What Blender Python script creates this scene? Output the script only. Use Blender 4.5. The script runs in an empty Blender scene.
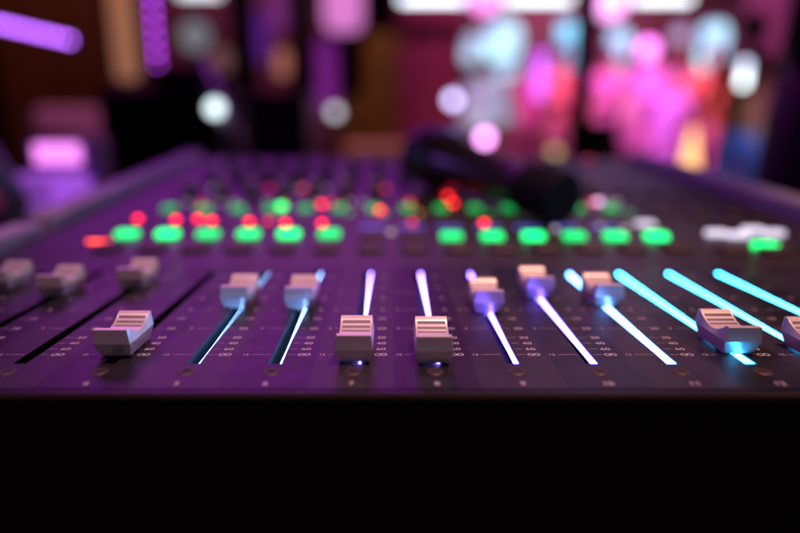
import bpy, bmesh, math, random
from mathutils import Vector, Matrix
random.seed(7)
S = bpy.context.scene
C = bpy.data.collections.new("Scene"); S.collection.children.link(C)
MM = 0.001
R = math.radians

# ---------------------------------------------------------------- camera
PITCH = R(14.08); FPX = 590.0; CXV = 390.0; CYV = 266.5; CAMZ = 0.069
cd = bpy.data.cameras.new("camera"); cam = bpy.data.objects.new("camera", cd); C.objects.link(cam)
cam.location = (0, 0, CAMZ); cam.rotation_euler = (R(90) - PITCH, 0, 0)
cd.sensor_width = 36; cd.lens = FPX / 800 * 36; cd.shift_x = 0.0125
cd.clip_start = 0.002; cd.clip_end = 60
cd.dof.use_dof = True; cd.dof.focus_distance = 0.181; cd.dof.aperture_fstop = 2.9; cd.dof.aperture_blades = 0
S.camera = cam
def at(px, py, Y):
    """point of the place seen at this pixel of the photo, at distance Y in front"""
    dx = (px - CXV) / FPX; dy = -(py - CYV) / FPX
    d = Vector((dx, math.cos(PITCH) + dy * math.sin(PITCH), -math.sin(PITCH) + dy * math.cos(PITCH)))
    return Vector((0, 0, CAMZ)) + d * (Y / d.y)
D0 = 0.275; SL = 0.0743                       # where the upper deck starts to rise, and how fast
def deck_z(y): return max(0.0, (y - D0) * SL)
def deck(px, py):
    dx = (px - CXV) / FPX; dy = -(py - CYV) / FPX
    d = Vector((dx, math.cos(PITCH) + dy * math.sin(PITCH), -math.sin(PITCH) + dy * math.cos(PITCH)))
    # CAMZ + t dz = (t dyy - D0) SL
    t = (CAMZ + D0 * SL) / (d.y * SL - d.z)
    return Vector((0, 0, CAMZ)) + d * t

# ---------------------------------------------------------------- materials
def mat(name, col, rough=0.5, metal=0.0, emit=None, es=0.0, noise=0.0, nscale=200, bump=0.0, bscale=2000, spec=0.5, coat=0.0, rvar=0.0, dust=0.0):
    m = bpy.data.materials.new(name); m.use_nodes = True
    nt = m.node_tree; b = nt.nodes["Principled BSDF"]
    b.inputs["Base Color"].default_value = (*col, 1); b.inputs["Roughness"].default_value = rough
    b.inputs["Metallic"].default_value = metal; b.inputs["Specular IOR Level"].default_value = spec
    b.inputs["Coat Weight"].default_value = coat
    if emit: b.inputs["Emission Color"].default_value = (*emit, 1); b.inputs["Emission Strength"].default_value = es
    tc = nt.nodes.new("ShaderNodeTexCoord")
    if noise or rvar:
        n = nt.nodes.new("ShaderNodeTexNoise"); n.inputs["Scale"].default_value = nscale; n.inputs["Detail"].default_value = 6
        nt.links.new(tc.outputs["Object"], n.inputs["Vector"])
        if noise:
            r = nt.nodes.new("ShaderNodeValToRGB")
            r.color_ramp.elements[0].position = 0.3; r.color_ramp.elements[1].position = 0.7
            r.color_ramp.elements[0].color = (*[c * (1 - noise) for c in col], 1)
            r.color_ramp.elements[1].color = (*[min(1, c * (1 + noise)) for c in col], 1)
            nt.links.new(n.outputs["Fac"], r.inputs["Fac"]); nt.links.new(r.outputs["Color"], b.inputs["Base Color"])
        if rvar:
            mr = nt.nodes.new("ShaderNodeMapRange")
            mr.inputs["From Min"].default_value = 0.3; mr.inputs["From Max"].default_value = 0.7
            mr.inputs["To Min"].default_value = max(0.02, rough - rvar); mr.inputs["To Max"].default_value = min(1, rough + rvar)
            nt.links.new(n.outputs["Fac"], mr.inputs["Value"]); nt.links.new(mr.outputs["Result"], b.inputs["Roughness"])
    if bump:
        n2 = nt.nodes.new("ShaderNodeTexNoise"); n2.inputs["Scale"].default_value = bscale; n2.inputs["Detail"].default_value = 3
        bp = nt.nodes.new("ShaderNodeBump"); bp.inputs["Strength"].default_value = bump; bp.inputs["Distance"].default_value = 0.0002
        nt.links.new(tc.outputs["Object"], n2.inputs["Vector"]); nt.links.new(n2.outputs["Fac"], bp.inputs["Height"])
        nt.links.new(bp.outputs["Normal"], b.inputs["Normal"])
    if dust:   # fine specks of dust and rubbed paint
        src = b.inputs["Base Color"].links[0].from_socket
        n3 = nt.nodes.new("ShaderNodeTexNoise"); n3.inputs["Scale"].default_value = 1100; n3.inputs["Detail"].default_value = 2
        n4 = nt.nodes.new("ShaderNodeTexNoise"); n4.inputs["Scale"].default_value = 55
        nt.links.new(tc.outputs["Object"], n3.inputs["Vector"]); nt.links.new(tc.outputs["Object"], n4.inputs["Vector"])
        ad = nt.nodes.new("ShaderNodeMath"); ad.operation = 'MULTIPLY_ADD'; ad.inputs[1].default_value = 0.35
        nt.links.new(n4.outputs["Fac"], ad.inputs[0]); nt.links.new(n3.outputs["Fac"], ad.inputs[2])
        m2 = nt.nodes.new("ShaderNodeMapRange"); m2.inputs["From Min"].default_value = 0.86; m2.inputs["From Max"].default_value = 0.93; m2.inputs["To Max"].default_value = dust
        nt.links.new(ad.outputs[0], m2.inputs["Value"])
        mx = nt.nodes.new("ShaderNodeMix"); mx.data_type = 'RGBA'; mx.inputs["B"].default_value = (0.16, 0.14, 0.15, 1)
        nt.links.new(m2.outputs["Result"], mx.inputs["Factor"]); nt.links.new(src, mx.inputs["A"]); nt.links.new(mx.outputs["Result"], b.inputs["Base Color"])
    return m
def glow(name, col, s, rough=0.4): return mat(name, tuple(c * 0.5 for c in col), rough, emit=col, es=s)

M = {}
M["panel_a"] = mat("panel light band", (0.016, 0.013, 0.019), 0.38, noise=0.12, nscale=90, bump=0.3, bscale=2600, rvar=0.06, dust=0.5)
M["panel_b"] = mat("panel dark band", (0.007, 0.006, 0.009), 0.36, noise=0.12, nscale=90, bump=0.3, bscale=2600, rvar=0.06, dust=0.5)
M["deck"] = mat("deck paint", (0.020, 0.017, 0.020), 0.42, noise=0.15, nscale=60, bump=0.2, bscale=2200, rvar=0.05)
M["slot"] = mat("slot wall", (0.0025, 0.0025, 0.004), 0.6, spec=0.08)
M["print"] = mat("screen print", (0.42, 0.36, 0.43), 0.7)
M["cap"] = mat("satin cap paint", (0.64, 0.59, 0.63), 0.30, metal=0.45, noise=0.03, nscale=160)
M["stem"] = mat("stem metal", (0.6, 0.6, 0.62), 0.25, metal=1.0)
M["screw"] = mat("screw copper", (0.060, 0.042, 0.046), 0.45, metal=0.5, noise=0.2, nscale=800)
M["black"] = mat("black plastic", (0.012, 0.012, 0.013), 0.5, bump=0.2, bscale=1500, noise=0.2, nscale=80)
M["hole"] = mat("dark recess", (0.004, 0.004, 0.004), 0.8)
M["front"] = mat("front cover black", (0.0022, 0.0021, 0.0021), 0.85, spec=0.15, noise=0.2)
M["lip"] = mat("warm tinted edge", (0.006, 0.0022, 0.0018), 0.75, spec=0.12, noise=0.3, nscale=300)  # brown stands in for warm light caught by the rounded edge
M["cheek"] = mat("aluminium cheek", (0.42, 0.38, 0.42), 0.55, metal=0.3, noise=0.1, nscale=40)
M["knob"] = mat("knob rubber", (0.05, 0.045, 0.055), 0.45)
M["knob_top"] = mat("knob cap", (0.35, 0.3, 0.36), 0.4)
M["unlit"] = mat("unlit button", (0.028, 0.018, 0.016), 0.5)
M["green"] = glow("lit green button", (0.0, 1.0, 0.19), 2.6)
M["green_hi"] = glow("bright green lamp", (0.01, 1.0, 0.20), 4.2)
M["green_lo"] = glow("dim green lamp", (0.0, 0.45, 0.08), 1.2)
M["red"] = glow("red lamp", (1.0, 0.018, 0.022), 8.0)
M["amber_lo"] = glow("dim amber lamp", (0.7, 0.32, 0.03), 1.0)
M["red_lo"] = glow("dim red lamp", (0.9, 0.03, 0.06), 2.6)
M["blue"] = glow("blue strip", (0.10, 0.13, 0.75), 0.7)
M["whiteled"] = glow("white lamp", (0.78, 0.74, 0.95), 1.2)
M["pinkglint"] = glow("pink glint", (1.0, 0.55, 0.95), 2.0)  # glint off a shiny knob, put in as emission
M["dimwhite"] = glow("dim white lamp", (0.6, 0.55, 0.6), 0.8)

# ---------------------------------------------------------------- mesh helpers
def link(name, me, m, parent=None, loc=None):
    o = bpy.data.objects.new(name, me); C.objects.link(o)
    if m is not None:
        for mm in (m if isinstance(m, (list, tuple)) else [m]): me.materials.append(mm)
    if parent: o.parent = parent
    if loc is not None: o.location = loc
    return o
def obj(name, bm, m, parent=None, loc=None, smooth=False, bevel=0.0, seg=2):
    bmesh.ops.recalc_face_normals(bm, faces=bm.faces)
    me = bpy.data.meshes.new(name); bm.to_mesh(me); bm.free()
    if smooth:
        for p in me.polygons: p.use_smooth = True
    o = link(name, me, m, parent, loc)
    if bevel:
        b = o.modifiers.new("bevel", 'BEVEL'); b.width = bevel; b.segments = seg; b.limit_method = 'ANGLE'; b.angle_limit = R(30)
        b.use_clamp_overlap = True
    return o
def box(bm, x0, x1, y0, y1, z0, z1, mtx=None, mi=0):
    v = [bm.verts.new((x, y, z)) for z in (z0, z1) for y in (y0, y1) for x in (x0, x1)]
    if mtx: bmesh.ops.transform(bm, matrix=mtx, verts=v)
    for q in ((0,1,3,2),(4,6,7,5),(0,4,5,1),(2,3,7,6),(0,2,6,4),(1,5,7,3)):
        f = bm.faces.new([v[i] for i in q]); f.material_index = mi
    return v
def lathe(bm, prof, n=24, mtx=None, mi=0):
    """prof: list of (r, z) ; spins about z"""
    rings = []; allv = []
    for r, z in prof:
        if r < 1e-7: ring = [bm.verts.new((0, 0, z))]
        else: ring = [bm.verts.new((r * math.cos(2*math.pi*k/n), r * math.sin(2*math.pi*k/n), z)) for k in range(n)]
        rings.append(ring); allv += ring
    for a, b in zip(rings, rings[1:]):
        for k in range(n):
            k2 = (k + 1) % n
            if len(a) == 1 and len(b) == 1: continue
            if len(a) == 1: f = bm.faces.new((a[0], b[k], b[k2]))
            elif len(b) == 1: f = bm.faces.new((a[k], b[0], a[k2]))
            else: f = bm.faces.new((a[k], b[k], b[k2], a[k2]))
            f.material_index = mi
    if mtx: bmesh.ops.transform(bm, matrix=mtx, verts=allv)
    return allv
def axis_mtx(p, q):
    d = (q - p)
    return Matrix.Translation(p) @ d.to_track_quat('Z', 'Y').to_matrix().to_4x4()
def tube(bm, pts, r, n=12):
    for p, q in zip(pts, pts[1:]):
        L = (q - p).length
        lathe(bm, [(0, 0), (r, 0), (r, L), (0, L)], n, axis_mtx(p, q))
    for p in pts[1:-1]:
        lathe(bm, [(0, -r), (r*0.7, -r*0.7), (r, 0), (r*0.7, r*0.7), (0, r)], n, Matrix.Translation(p))
def T(x, y, z): return Matrix.Translation((x, y, z))
def thing(name, label, cat, loc=(0, 0, 0), rz=0, group=None):
    o = bpy.data.objects.new(name, None); C.objects.link(o); o.location = loc; o.rotation_euler = (0, 0, rz)
    o.empty_display_size = 0.02
    return tag(o, label, cat, group)
def tag(o, label, cat, group=None):
    o["label"] = label; o["category"] = cat
    if group: o["group"] = group
    return o
def struct(o): o["kind"] = "structure"; return o
_txt = {}
def text_mesh(s):
    if s not in _txt:
        cu = bpy.data.curves.new("lettering", 'FONT'); cu.body = s; cu.size = 1.0; cu.align_x = 'LEFT'
        cu.resolution_u = 4
        o = bpy.data.objects.new("lettering", cu); C.objects.link(o)
        dg = bpy.context.evaluated_depsgraph_get(); dg.update()
        _txt[s] = bpy.data.meshes.new_from_object(o.evaluated_get(dg))
        bpy.data.objects.remove(o)
    return _txt[s]
def write(bm, s, x, y, z, h, wx=1.0, align='c'):
    """lettering: capital height h, widened by wx, lying flat"""
    me = text_mesh(s); k = h / 0.70
    w = max(v.co.x for v in me.vertices) - min(v.co.x for v in me.vertices); mn = min(v.co.x for v in me.vertices)
    ox = x - (w * k * wx / 2 if align == 'c' else 0) - mn * k * wx
    n0 = len(bm.verts); bm.from_mesh(me); bm.verts.ensure_lookup_table()
    vs = bm.verts[n0:]
    for v in vs: v.co = Vector((ox + v.co.x * k * wx, y - h/2 + v.co.y * k, z))
    return vs

# ================================================================= THE CONSOLE
P = 23.05 * MM; OFF = 7.45
DX = {1: -12.0, 2: -8.5, 3: -5.0, 4: -2.2, 5: -0.8}       # the first bank sits a little apart
def chu(n): return (n - OFF) * P
def chx(n):
    a = math.floor(n); f = n - a
    g = lambda k: chu(k) + DX.get(max(1, k), 0) * MM
    return g(a) * (1 - f) + g(a + 1) * f if f else g(a)
XL, XR = -0.200, 0.252
Y_FRONT = 0.1395; Y_SEAM = 0.1428; SY0, SY1 = 0.1592, 0.2655; HW = 1.9 * MM; Y_BACK = 0.640
con = thing("mixing_console", "dark audio mixing console with pale fader caps and glowing fader slots", "mixing console", (0, Y_FRONT, 0))
def cpart(name, bm, m, parent=con, **k):
    """mesh built in place coordinates, parented under the console"""
    bmesh.ops.translate(bm, verts=bm.verts, vec=(0, -Y_FRONT, 0))
    return obj(name, bm, m, parent, **k)

# fader panel with real openings
bm = bmesh.new()
xs = [XL, XR]
for n in range(1, 15): xs += [chx(n) - HW, chx(n) + HW]
for n in range(0, 15): xs.append(chx(n + 0.5))
xs = sorted(x for x in xs if XL <= x <= XR)
ys = [Y_SEAM, SY0, SY1, D0]
cache = {}
def gv(x, y, z=0.0):
    k = (round(x, 7), round(y, 7), z)
    if k not in cache: cache[k] = bm.verts.new((x, y, z))
    return cache[k]
for a, b in zip(xs, xs[1:]):
    mid = (a + b) / 2; n = min(range(-1, 20), key=lambda k: abs(mid - chx(k)))
    for j, (c, d) in enumerate(zip(ys, ys[1:])):
        if j == 1 and 1 <= n <= 14 and abs(mid - chx(n)) < HW: continue
        f = bm.faces.new((gv(a, c), gv(b, c), gv(b, d), gv(a, d))); f.material_index = 0 if n % 2 or n > 14 else 1
panel = cpart("fader_panel", bm, [M["panel_a"], M["panel_b"]])

# lip in front of the panel
bm = bmesh.new()
prof = [(Y_SEAM - 0.0003, -0.0010), (Y_SEAM - 0.0003, -0.0002), (Y_FRONT + 0.0012, -0.0002), (Y_FRONT + 0.0004, -0.0006), (Y_FRONT, -0.0014)]
pv = [[bm.verts.new((x, y, z)) for y, z in prof] for x in (XL, XR)]
for i in range(len(prof) - 1): bm.faces.new((pv[0][i], pv[0][i+1], pv[1][i+1], pv[1][i])).material_index = 0 if i < 2 else 1
cpart("front_lip", bm, [M["panel_b"], M["lip"]])
bm = bmesh.new(); box(bm, XL, XR, Y_FRONT + 0.0002, Y_FRONT + 0.012, -0.085, -0.0015)
cpart("front_cover", bm, M["front"])
# casing under the panel
bm = bmesh.new(); box(bm, XL, XR, Y_FRONT + 0.0125, Y_BACK, -0.085, -0.010)
vs = [bm.verts.new(p) for p in ((XL, D0, -0.0099), (XR, D0, -0.0099), (XR, Y_BACK, -0.0099), (XL, Y_BACK, -0.0099), (XL, D0, -0.001), (XR, D0, -0.001), (XR, Y_BACK, deck_z(Y_BACK)-0.001), (XL, Y_BACK, deck_z(Y_BACK)-0.001))]
for q in ((0,1,5,4),(1,2,6,5),(2,3,7,6),(3,0,4,7),(4,5,6,7),(0,3,2,1)): bm.faces.new([vs[i] for i in q])
cpart("casing", bm, M["black"])
# rising upper deck, as a slab
bm = bmesh.new()
yd = [D0 + 0.0002, 0.345, 0.42, 0.52, Y_BACK]
for a, b in zip(yd, yd[1:]): bm.faces.new((gv(XL, a, round(deck_z(a)+1e-5, 6)) if False else bm.verts.new((XL, a, deck_z(a))), bm.verts.new((XR, a, deck_z(a))), bm.verts.new((XR, b, deck_z(b))), bm.verts.new((XL, b, deck_z(b)))))
bm.faces.new([bm.verts.new(p) for p in ((XL, Y_BACK, -0.01), (XR, Y_BACK, -0.01), (XR, Y_BACK, deck_z(Y_BACK)), (XL, Y_BACK, deck_z(Y_BACK)))])
cpart("upper_deck", bm, M["deck"])
# side cheeks
def cheek(x0, x1, segs):
    for y0, y1, h in segs:
        bm = bmesh.new()
        v = []
        for y in (y0, y1):
            for x, z in ((x0, -0.085), (x1, -0.085), (x1, deck_z(y) + h), (x0, deck_z(y) + h)): v.append(bm.verts.new((x, y, z)))
        for q in ((0,1,2,3),(4,7,6,5),(0,4,5,1),(1,5,6,2),(2,6,7,3),(3,7,4,0)): bm.faces.new([v[i] for i in q])
        cpart("side_cheek", bm, M["cheek"], bevel=0.0022)
cheek(XL - 0.018, XL - 0.0005, [(Y_FRONT - 0.001, 0.338, 0.006), (0.350, Y_BACK + 0.004, 0.008)])
cheek(XR + 0.0005, XR + 0.018, [(Y_FRONT - 0.001, Y_BACK + 0.004, 0.007)])

# slots, light strips
SLOT_COL = {5: ((0.20, 0.44, 1.0), 20), 6: ((0.20, 0.42, 1.0), 20), 7: ((0.26, 0.17, 1.0), 24), 8: ((0.24, 0.15, 1.0), 24),
            9: ((0.17, 0.10, 1.0), 24), 10: ((0.15, 0.09, 1.0), 24), 11: ((0.10, 0.30, 1.0), 22),
            12: ((0.035, 0.48, 1.0), 24), 13: ((0.035, 0.46, 1.0), 24), 14: ((0.035, 0.46, 1.0), 24)}
STRIPM = {}
for n, (c, s) in SLOT_COL.items():
    STRIPM[n] = glow("slot light", c, s)
SD = 5.0 * MM
for n in range(1, 15):
    x = chx(n); bm = bmesh.new()
    a, b, c, d = x - HW, x + HW, SY0, SY1
    z0, z1 = -0.00002, -SD
    q = [bm.verts.new(p) for p in ((a,c,z0),(b,c,z0),(b,d,z0),(a,d,z0),(a,c,z1),(b,c,z1),(b,d,z1),(a,d,z1))]
    for f in ((0,4,5,1),(1,5,6,2),(2,6,7,3),(3,7,4,0),(4,7,6,5)): bm.faces.new([q[i] for i in f])
    me_n = cpart("fader_slot", bm, M["slot"])
    if n in STRIPM:
        bm = bmesh.new()
        w = {5: 0.5, 6: 0.55, 7: 0.65, 8: 0.65, 9: 0.7, 10: 0.8, 11: 0.95, 12: 1.05, 13: 1.1, 14: 1.1}[n] * MM
        box(bm, b - w, b - 0.02*MM, c + 0.2*MM, d - 0.1*MM, -2.2*MM, -0.5*MM)
        o = cpart("light_strip", bm, STRIPM[n], me_n)
        o["label"] = {5: "icy white glowing strip", 6: "icy white glowing strip", 7: "lavender white glowing strip", 8: "lavender white glowing strip",
                      9: "violet white glowing strip", 10: "violet white glowing strip", 11: "white strip with cyan rim"}.get(n, "bright cyan glowing strip")

# printed scales and numbers
ROWS = [("oo", .1659), ("60", .1704), ("40", .1752), ("30", .1801), ("20", .1887), ("10", .1988), ("5", .2090), ("0", .2235), ("5", .2390), ("10", .2560)]
LEFT = [("12", .1659), ("9", .1887), ("6", .2090), ("3", .2310)]
zp = 0.00006
for n in range(1, 15):
    bm = bmesh.new(); x = chx(n)
    for s, y in ROWS:
        if s == "oo":
            for k in (-1, 1):
                ring_o = []; ring_i = []
                for j in range(20):
                    t = 2*math.pi*j/20
                    ring_o.append(bm.verts.new((x + 7.6*MM + k*0.93*MM + 1.0*MM*math.cos(t), y + 0.95*MM*math.sin(t), zp + (k+1)*0.00001)))
                    ring_i.append(bm.verts.new((x + 7.6*MM + k*0.93*MM + 0.66*MM*math.cos(t), y + 0.62*MM*math.sin(t), zp + (k+1)*0.00001)))
                for j in range(20):
                    j2 = (j+1) % 20; bm.faces.new((ring_o[j], ring_o[j2], ring_i[j2], ring_i[j]))
        else: write(bm, s, x + 7.6*MM, y, zp, 1.9*MM, 1.15)
        long_ = s in ("oo", "20", "0")
        bm.faces.new([bm.verts.new(p) for p in ((x+2.5*MM, y-.07*MM, zp), (x+5.0*MM, y-.07*MM, zp), (x+5.0*MM, y+.07*MM, zp), (x+2.5*MM, y+.07*MM, zp))])
    for s, y in LEFT:
        write(bm, s, x - 9.9*MM, y, zp, 1.3*MM, 1.1)
        bm.faces.new([bm.verts.new(p) for p in ((x-8.2*MM, y-.07*MM, zp), (x-2.4*MM, y-.07*MM, zp), (x-2.4*MM, y+.07*MM, zp), (x-8.2*MM, y+.07*MM, zp))])
    cpart("printed_scale", bm, M["print"])
    bm = bmesh.new(); write(bm, str(n), x, .1460, zp, 2.2*MM, 1.05)
    cpart("channel_number", bm, M["print"])
    # countersunk screw
    bm = bmesh.new()
    lathe(bm, [(2.4*MM, 0.0), (2.28*MM, .14*MM), (1.9*MM, .20*MM), (1.35*MM, .14*MM)], 28, T(x, .1537, 0.00003))
    sc = cpart("panel_screw", bm, M["screw"], smooth=True)
    bm = bmesh.new()
    lathe(bm, [(0, .125*MM), (0.8*MM, .125*MM), (1.40*MM, .15*MM)], 6, T(x, .1537, 0.00003))
    cpart("hex_recess", bm, M["hole"], sc)

# fader caps ----------------------------------------------------------
L = 18.0; WT, WM_, WB = 4.9, 5.45, 4.5; ZM, ZT = 4.2, 8.8
def scoop(y):
    t = max(0.0, min(1.0, (y - 1.6) / (L - 3.0)))
    return ZT - 3.1 * math.sin(math.pi * t) ** 0.85
def make_cap_mesh():
    pts = [(0.0, ZT - 0.1), (0.8, ZT), (1.5, ZT)]
    gro = []
    base = [2.4, 3.2, 4.0, 4.9, 5.8, 6.9, 8.0, 9.0, 10.0, 10.9, 11.8]
    grooves = [3.1, 5.2, 11.4, 13.2, 15.0]
    ys_ = [(y, 0) for y in [2.2 + i * 0.6 for i in range(24)] if all(abs(y - g) > 0.8 for g in grooves) and y < L - 1.2]
    for g in grooves: ys_ += [(g - 0.50, 0), (g - 0.34, 1), (g + 0.30, 1), (g + 0.50, 0)]
    ys_.sort()
    rows = [(y, z, 0) for y, z in pts] + [(y, scoop(y), f) for y, f in ys_] + [(L - 1.0, scoop(L - 1.0), 0), (L - 0.5, ZT, 0), (L, ZT - 0.1, 0)]
    bm = bmesh.new(); grid = []
    for i, (y, z, g) in enumerate(rows):
        k = y / L; sh = 1.6 * (1 - 2 * k)
        wi = 4.15
        row = [(-WB, y + sh, 0), (-WM_, y, ZM), (-WT, y, z), (-wi - .12, y, z), (-wi, y, z - 1.15 * g), (wi, y, z - 1.15 * g), (wi + .12, y, z), (WT, y, z), (WM_, y, ZM), (WB, y + sh, 0)]
        grid.append([bm.verts.new((a * MM, b * MM, c * MM)) for a, b, c in row])
    for r0, r1 in zip(grid, grid[1:]):
        for j in range(9): bm.faces.new((r0[j], r0[j+1], r1[j+1], r1[j]))
    for r in (grid[0], grid[-1]):
        bm.faces.new(r[1:9]); bm.faces.new((r[0], r[1], r[8], r[9]))
    bm.faces.new([r[0] for r in grid] + [r[9] for r in reversed(grid)])
    bmesh.ops.recalc_face_normals(bm, faces=bm.faces)
    me = bpy.data.meshes.new("fader_cap"); bm.to_mesh(me); bm.free(); me.materials.append(M["cap"])
    return me
cap_me = make_cap_mesh()
bm = bmesh.new(); box(bm, -0.5*MM, 0.5*MM, 5*MM, 13*MM, -5.5*MM, 0.4*MM); box(bm, -1.5*MM, 1.5*MM, 4.6*MM, 13.4*MM, -1.9*MM, -1.2*MM)
stem_me = bpy.data.meshes.new("stem"); bm.to_mesh(stem_me); bm.free(); stem_me.materials.append(M["stem"])
LEDGE = {1: 271, 2: 276, 3: 268.5, 4: 330, 5: 286.5, 6: 287.5, 7: 335.5, 8: 336.7, 9: 291, 10: 277.5, 11: 285, 12: 327.7, 13: 337, 14: 309}
DESC = {1: "fader cap at the left edge, set high", 2: "fader cap second from the left", 3: "fader cap set high left of the lit slots", 4: "fader cap pulled low on an unlit slot",
        5: "fader cap high on the first lit slot", 6: "fader cap high on icy blue slot", 7: "fader cap at bottom, orange top and blue glow below", 8: "fader cap at bottom, right of its twin",
        9: "orange topped fader cap on violet slot", 10: "orange topped fader cap set highest", 11: "fader cap above white and cyan slot", 12: "fader cap low on cyan slot, underside lit cyan",
        13: "fader cap at the right edge", 14: "fader cap outside the right edge"}
for n in range(1, 15):
    phi = math.atan((LEDGE[n] - 266.5) / FPX) + PITCH
    D = (CAMZ - 0.0092) / math.tan(phi)
    o = bpy.data.objects.new("fader_cap", cap_me); C.objects.link(o); o.parent = con
    o.location = (chx(n), D - Y_FRONT, 0.0005); o["label"] = DESC[n]
    b = o.modifiers.new("bevel", 'BEVEL'); b.width = 0.22*MM; b.segments = 2; b.limit_method = 'ANGLE'; b.angle_limit = R(28)
    s = bpy.data.objects.new("stem", stem_me); C.objects.link(s); s.parent = o

# upper deck controls -------------------------------------------------
def on_deck(x, y, dz=0.0): return T(x, y - Y_FRONT, deck_z(y) + dz) @ Matrix.Rotation(math.atan(SL) if y > D0 else 0, 4, 'X')
def place(name, me, x, y, label=None, dz=0.0, parent=con):
    o = bpy.data.objects.new(name, me); C.objects.link(o); o.parent = parent
    o.matrix_local = on_deck(x, y, dz)
    if label: o["label"] = label
    return o
def rbox_me(w, l, h, m, name):
    bm = bmesh.new(); r = min(w, l) * 0.22; n = 5; ring = []
    for cx, cy, a0 in ((w/2-r, l/2-r, 0), (-w/2+r, l/2-r, 90), (-w/2+r, -l/2+r, 180), (w/2-r, -l/2+r, 270)):
        for k in range(n):
            a = R(a0 + 90 * k / (n - 1)); ring.append((cx + r*math.cos(a), cy + r*math.sin(a)))
    rings = []
    for sc_, z in ((1.0, -0.0005), (1.0, h*0.8), (0.93, h)):
        rings.append([bm.verts.new((x*sc_, y*sc_, z)) for x, y in ring])
    for a, b in zip(rings, rings[1:]):
        for k in range(len(a)): bm.faces.new((a[k], a[(k+1) % len(a)], b[(k+1) % len(a)], b[k]))
    bm.faces.new(rings[-1])
    bmesh.ops.recalc_face_normals(bm, faces=bm.faces)
    me = bpy.data.meshes.new(name); bm.to_mesh(me); bm.free(); me.materials.append(m); return me
def dome_me(r, h, m, name, n=16):
    bm = bmesh.new(); lathe(bm, [(r, -0.0004), (r, h*0.4), (r*0.8, h*0.8), (r*0.45, h*0.97), (0, h)], n)
    bmesh.ops.recalc_face_normals(bm, faces=bm.faces)
    me = bpy.data.meshes.new(name); bm.to_mesh(me); bm.free(); me.materials.append(m)
    for p in me.polygons: p.use_smooth = True
    return me
btn_unlit = rbox_me(.0135, .015, .0022, M["unlit"], "unlit_button")
btn_green = rbox_me(.0118, .0085, .0026, M["green"], "green_button")
btn_greens = [rbox_me(.0118, .0085, .0026, glow("lit green button", (0.0, 0.9, 0.20), k_), "green_button") for k_ in (1.5, 2.0, 2.9)]
btn_dim = rbox_me(.0085, .0100, .0022, M["green_lo"], "select_button")
strip_me = rbox_me(.0150, .0035, .0008, M["blue"], "label_strip")
strip_off = rbox_me(.0150, .0035, .0008, M["unlit"], "label_strip")
for n in range(1, 15):
    place("unlit_button", btn_unlit, chu(n), .305)
    if n in (7, 8): place("mute_button", btn_unlit, chu(n), .329, "unlit button between the green ones")
    else: place("mute_button", btn_greens[(n * 7) % 3], chu(n) - (1.2*MM if n > 8 else 1.2*MM), (.331 if n < 7 else .326), "button lit bright green")
    place("label_strip", strip_me if n in (7, 8, 9, 10, 11, 12, 13) else strip_off, chu(n), .349)
    place("select_button", btn_dim, chu(n) - 1*MM, .398, "button lit dim green")
# rotary knobs
def knob_me():
    bm = bmesh.new(); lathe(bm, [(6.2*MM, -.0004), (6.0*MM, 3*MM), (5.2*MM, 3.6*MM), (5.0*MM, 11*MM), (4.4*MM, 11.8*MM)], 28)
    bmesh.ops.recalc_face_normals(bm, faces=bm.faces)
    a = bpy.data.meshes.new("rotary_knob"); bm.to_mesh(a); bm.free(); a.materials.append(M["knob"])
    for p in a.polygons: p.use_smooth = True
    bm = bmesh.new(); lathe(bm, [(4.4*MM, 11.8*MM), (3.6*MM, 12.3*MM), (0, 12.4*MM)], 28); box(bm, -.35*MM, .35*MM, .5*MM, 4.2*MM, 12.2*MM, 12.7*MM)
    bmesh.ops.recalc_face_normals(bm, faces=bm.faces)
    b = bpy.data.meshes.new("knob_cap"); bm.to_mesh(b); bm.free(); b.materials.append(M["knob_top"])
    return a, b
ka, kb = knob_me()
for y in (.440, .500, .560):
    for n in range(1, 15):
        if 8 <= n <= 12 and y < .5 : continue
        o = place("rotary_knob", ka, chu(n), y)
        c = bpy.data.objects.new("knob_cap", kb); C.objects.link(c); c.parent = o; c.rotation_euler = (0, 0, R(random.uniform(-120, 120)))
# small lamps between the knobs
dots = {k: dome_me(1.7*MM, 1.5*MM, M[k], "indicator_lamp", 12) for k in ("green_lo", "red_lo", "amber_lo", "dimwhite")}
for n in range(1, 15):
    for y, dx, ks in ((.385, .30, "ga-g"), (.418, -.35, "rwg-"), (.418, .22, "w-aw"), (.470, .30, "-rgw"), (.530, -.3, "g-w-")):
        k = ks[(n * 5 + int(y * 1000)) % 4]
        if k == "-" or (y > .41 and 8 <= n <= 12): continue
        place("indicator_lamp", dots[{"g": "green_lo", "r": "red_lo", "a": "amber_lo", "w": "dimwhite"}[k]], chu(n) + dx * P, y, {"g": "lamp lit dim green", "r": "lamp lit dim red", "a": "lamp lit dim amber", "w": "lamp lit pale"}[k])
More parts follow.
